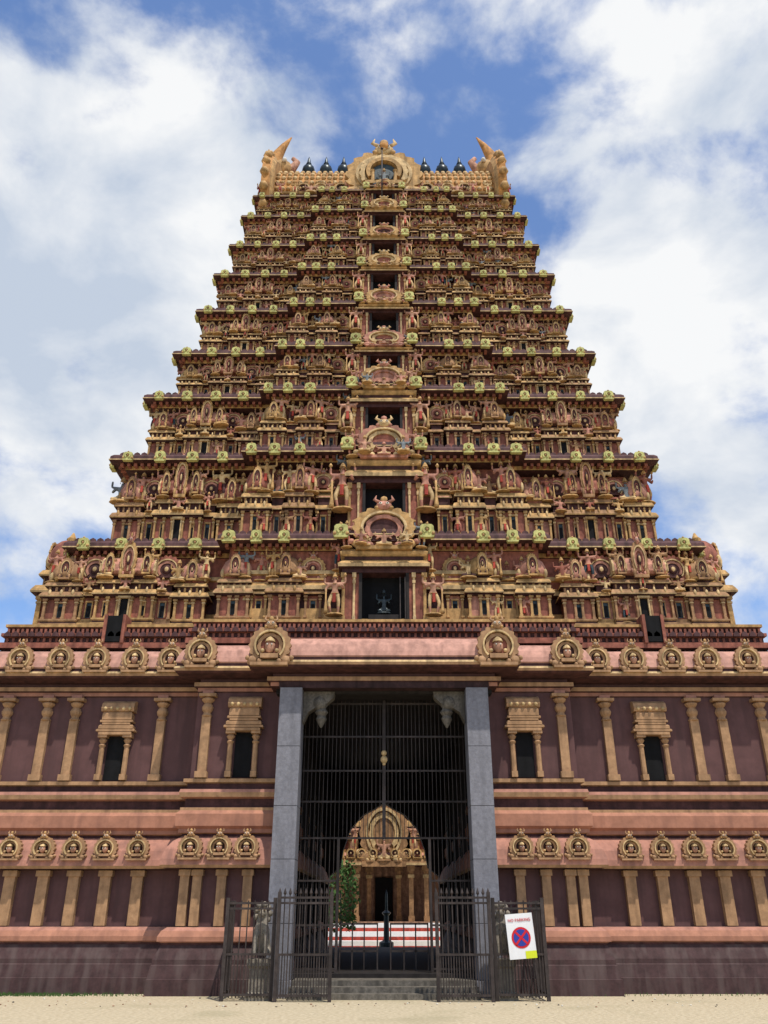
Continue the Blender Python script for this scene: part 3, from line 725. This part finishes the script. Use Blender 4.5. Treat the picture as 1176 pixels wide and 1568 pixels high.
to.location=(0,-.02,.26);to.rotation_euler=(R(90),0,0);tc.materials.append(MATS[IDX['signred']])
t=T();t.box(.2,.23,.012,.04,-1.1,.3,'iron');mb=MB();mb.put(t.fin());mb.obj('post',e)
e.location=(2.72,18.28,1.14);e.rotation_euler=(0,R(-4),0)

# ------------------------------------------------------------------ inner shrine seen through the passage
IS=empty('inner_shrine')
mb=MB();t=T()
t.box(-5,5,44,50,0,1.1,'brick')
for i,(y,z) in enumerate(((41.6,.35),(42.4,.7),(43.2,1.05))):
    t.box(-3.2,3.2,y,44,z-.35,z,'signwhite');t.box(-3.18,3.18,y-.02,y+.0,z-.35,z-.2,'red')
t.box(-5,5,46,50,1.1,6,'brick')
t.box(-.45,.45,45.9,46.05,1.1,3.1,'black')
mb.put(t.fin())
for s in(-1,1):
    for x in(.75,1.35,2.1,2.9,3.8,4.7):
        t=T();pilaster(t,0,0,0,1,.3,'ochre');mb.put(t.fin(),(s*x,44.6 if x>1 else 45.4,1.1),(1,1,2.5))
t=T();t.rect(KAP(3.6,4.2,-.2,.2),['maroon','cream','ochre','gold','pink'],(0,47),5,2.9);mb.put(t.fin())
mb.put(KG,(0,44.05,5.1),(2.6,1.6,3.4),swap={'terra':'ochre','gold':'ochre'})
for s in(-1,1):
    mb.put(KU[2],(s*2.2,45,4.2),(1.1,1,1.6),swap={'pink':'ochre'});mb.put(KU[0],(s*3.7,45,4.2),(1.1,1,1.6));mb.put(ST,(s*1.45,44.2,4.2),(1.4,1.2,1.5))
    for j in range(4): mb.put(KN,(s*(.55+j*.55),43.95,4.15),(.5,.8,.5))
mb.put(SA[1],(0,46.4,4.1),(1.5,1,3.8))
t=T();t.lathe([(.3,0),(.3,.4),(.12,.5),(.1,1.4),(.2,1.5),(.06,1.6),(.05,2.2),(0,2.4)],10,'bronze',(0.1,38));mb.put(t.fin())
mb.obj('mandapa',IS)
mb=MB();t=T()
for i in range(700):
    a=random.uniform(0,2*math.pi);b=random.random()**.5;zz=random.uniform(.8,3.6);r_=.85*b*(1-.18*abs(zz-2))
    c=Vector((-1.9+r_*math.cos(a),40+r_*math.sin(a),zz));u=Vector([random.uniform(-1,1) for _ in range(3)]).normalized()*.09;w=Vector([random.uniform(-1,1) for _ in range(3)]).normalized()*.09
    t.add([c-u,c-w,c+u,c+w],[(0,1,2,3)],'leaf')
t.tube([(-1.9,40,0),(-1.88,40,1.2),(-1.95,40,2.4)],[.07,.05,.03],6,'stone')
mb.put(t.fin());mb.obj('courtyard_shrub')

for s in(-1,1):
    mb=MB();t=T();xa,xb=sorted((s*10.7,s*45))
    t.box(xa,xb,26,26.5,0,3.6,'white');t.box(xa,xb,25.9,26.6,3.6,3.75,'red')
    n=int((xb-xa)/.8)
    for i in range(0,n,2): t.box(xa+i*.8,xa+i*.8+.8,25.985,26.0,0.2,3.6,'red')
    mb.put(t.fin());mb.obj('compound_wall')

# ------------------------------------------------------------------ ground
gm=bpy.data.materials.new('sand');gm.use_nodes=True;nt=gm.node_tree;N=nt.nodes;L=nt.links;b=N['Principled BSDF'];b.inputs['Roughness'].default_value=.95
tc=N.new('ShaderNodeTexCoord')
n1=N.new('ShaderNodeTexNoise');n1.inputs['Scale'].default_value=.5;n1.inputs['Detail'].default_value=6;L.new(tc.outputs['Object'],n1.inputs['Vector'])
n2=N.new('ShaderNodeTexNoise');n2.inputs['Scale'].default_value=14;n2.inputs['Detail'].default_value=6;L.new(tc.outputs['Object'],n2.inputs['Vector'])
cr=N.new('ShaderNodeValToRGB');cr.color_ramp.elements[0].position=.35;cr.color_ramp.elements[0].color=(.38,.31,.20,1);cr.color_ramp.elements[1].position=.65;cr.color_ramp.elements[1].color=(.52,.44,.30,1)
L.new(n2.outputs[0],cr.inputs[0])
r1=N.new('ShaderNodeMapRange');r1.inputs['From Min'].default_value=.54;r1.inputs['From Max'].default_value=.68;r1.inputs['To Max'].default_value=.45;L.new(n1.outputs[0],r1.inputs[0])
mx=N.new('ShaderNodeMix');mx.data_type='RGBA';L.new(r1.outputs[0],mx.inputs[0]);L.new(cr.outputs[0],mx.inputs[6]);mx.inputs[7].default_value=(.26,.23,.13,1)
L.new(mx.outputs[2],b.inputs['Base Color'])
bp_=N.new('ShaderNodeBump');bp_.inputs['Strength'].default_value=.5;bp_.inputs['Distance'].default_value=.04;L.new(n2.outputs[0],bp_.inputs['Height']);L.new(bp_.outputs[0],b.inputs['Normal'])
me=bpy.data.meshes.new('ground');me.from_pydata([(-3000,-3000,0),(3000,-3000,0),(3000,3000,0),(-3000,3000,0)],[],[(0,1,2,3)]);me.materials.append(gm)
o=bpy.data.objects.new('ground',me);sc.collection.objects.link(o)
mb=MB();t=T()
for i in range(150):
    x=random.uniform(-10,10);y=random.uniform(17.4,19.9)
    if abs(x)<3.3: y=random.uniform(17.2,18.2)
    r_=random.uniform(.008,.024);t.ball((x,y,r_*.4),r_,random.choice(('stone','white','brick')),6,4,(1,1,.6))
for i in range(1500):
    x=random.gauss(-7.6,1.1) if i<1000 else random.uniform(-10,10)
    if abs(x)<3.3: continue
    y=random.uniform(19.5,19.98);h=random.uniform(.02,.07)
    t.add([(x-.008,y,0),(x+.008,y,0),(x+random.uniform(-.02,.02),y-.01,h)],[(0,1,2)],'leaf')
mb.put(t.fin());mb.obj('ground_litter')

# ------------------------------------------------------------------ light
SE_,SA_=R(66),R(30)
S=Vector((math.cos(SE_)*math.sin(SA_),-math.cos(SE_)*math.cos(SA_),math.sin(SE_)))
ld=bpy.data.lights.new('sun','SUN');ld.energy=4.3;ld.angle=R(.9);ld.color=(1,.94,.84)
lo=bpy.data.objects.new('sun',ld);sc.collection.objects.link(lo);lo.rotation_euler=S.to_track_quat('Z','Y').to_euler();lo.location=(20,-20,40)
w=bpy.data.worlds.new('World');sc.world=w;w.use_nodes=True;nt=w.node_tree;N=nt.nodes;L=nt.links
bg=N['Background'];bg.inputs['Strength'].default_value=.11
sk=N.new('ShaderNodeTexSky');sk.sky_type='NISHITA';sk.sun_disc=False;sk.sun_elevation=SE_;sk.sun_rotation=math.pi-SA_
sk.air_density=1.0;sk.dust_density=.6;sk.ozone_density=1.5
tc=N.new('ShaderNodeTexCoord')
nrm=N.new('ShaderNodeVectorMath');nrm.operation='NORMALIZE';L.new(tc.outputs['Generated'],nrm.inputs[0])
def noise(scale,det,rough,dist,off):
    mp=N.new('ShaderNodeMapping');mp.inputs['Location'].default_value=off;mp.inputs['Scale'].default_value=(1,1,1.4)
    L.new(nrm.outputs[0],mp.inputs['Vector'])
    n=N.new('ShaderNodeTexNoise');n.inputs['Scale'].default_value=scale;n.inputs['Detail'].default_value=det;n.inputs['Roughness'].default_value=rough;n.inputs['Distortion'].default_value=dist
    L.new(mp.outputs[0],n.inputs['Vector']);return n.outputs[0]
def M(op,a,b=None,c=None,clamp=False):
    n=N.new('ShaderNodeMath');n.operation=op;n.use_clamp=clamp
    for i,v in enumerate((a,b,c)):
        if v is None: continue
        if isinstance(v,(int,float)): n.inputs[i].default_value=v
        else: L.new(v,n.inputs[i])
    return n.outputs[0]
blobs=[(-25,46,12,.9),(-27,38,13,.95),(-17,50,7,.6),(-25,31,10,.6),(27.3,38.0,10,1.0),(19,38.5,8,.9),(33,50,9,.8),(23,53,6,.55),(27,30,10,.85),(5,57,6,.35),(15,48.5,5,.35),(25,46,6,.35),(9,51,4,.2),
       (-31,17,9,.7),(31,20,11,.85),(-10,60,6,.2),(-12,47,6,.3),(60,35,25,.8),(-65,40,25,.8),(120,40,40,.6),(-130,35,40,.6),(180,55,30,.6)]
tot=None
for az,el,r,wt in blobs:
    d=(math.cos(R(el))*math.sin(R(az)),math.cos(R(el))*math.cos(R(az)),math.sin(R(el)))
    vd=N.new('ShaderNodeVectorMath');vd.operation='DISTANCE';L.new(nrm.outputs[0],vd.inputs[0]);vd.inputs[1].default_value=d
    mr=N.new('ShaderNodeMapRange');mr.interpolation_type='SMOOTHSTEP';mr.inputs['From Min'].default_value=2*math.sin(R(r)/2)*1.3;mr.inputs['From Max'].default_value=0
    mr.inputs['To Min'].default_value=0;mr.inputs['To Max'].default_value=wt;L.new(vd.outputs['Value'],mr.inputs['Value'])
    tot=mr.outputs[0] if tot is None else M('ADD',tot,mr.outputs[0])
tot=M('MINIMUM',tot,1.0)
na=noise(7.5,8,.56,.15,(3,1,2));nb=noise(2.6,3,.5,.1,(7,4,1))
val=M('ADD',M('MULTIPLY',tot,.55),M('MULTIPLY',na,1.9));val=M('ADD',val,M('MULTIPLY',nb,.45))
mr=N.new('ShaderNodeMapRange');mr.interpolation_type='SMOOTHSTEP';mr.inputs['From Min'].default_value=1.16;mr.inputs['From Max'].default_value=1.68;L.new(val,mr.inputs['Value'])
nc=noise(4.5,6,.55,.2,(1.2,5,3.1))
cc=N.new('ShaderNodeValToRGB');cc.color_ramp.elements[0].position=.36;cc.color_ramp.elements[0].color=(5.0,5.7,6.8,1);cc.color_ramp.elements[1].position=.58;cc.color_ramp.elements[1].color=(8.5,8.6,8.7,1)
L.new(nc,cc.inputs[0])
sm_=N.new('ShaderNodeVectorMath');sm_.operation='MULTIPLY';L.new(sk.outputs[0],sm_.inputs[0]);sm_.inputs[1].default_value=(1.4,1.55,1.8)
mx=N.new('ShaderNodeMix');mx.data_type='RGBA';L.new(mr.outputs[0],mx.inputs[0]);L.new(sm_.outputs[0],mx.inputs[6]);L.new(cc.outputs[0],mx.inputs[7])
L.new(mx.outputs[2],bg.inputs['Color'])

cd=bpy.data.cameras.new('cam');cd.sensor_fit='HORIZONTAL';cd.sensor_width=36;cd.lens=38.27;cd.clip_end=8000
co=bpy.data.objects.new('camera',cd);sc.collection.objects.link(co);co.location=(0,0,1.6);co.rotation_euler=(R(90+26),0,0);sc.camera=co
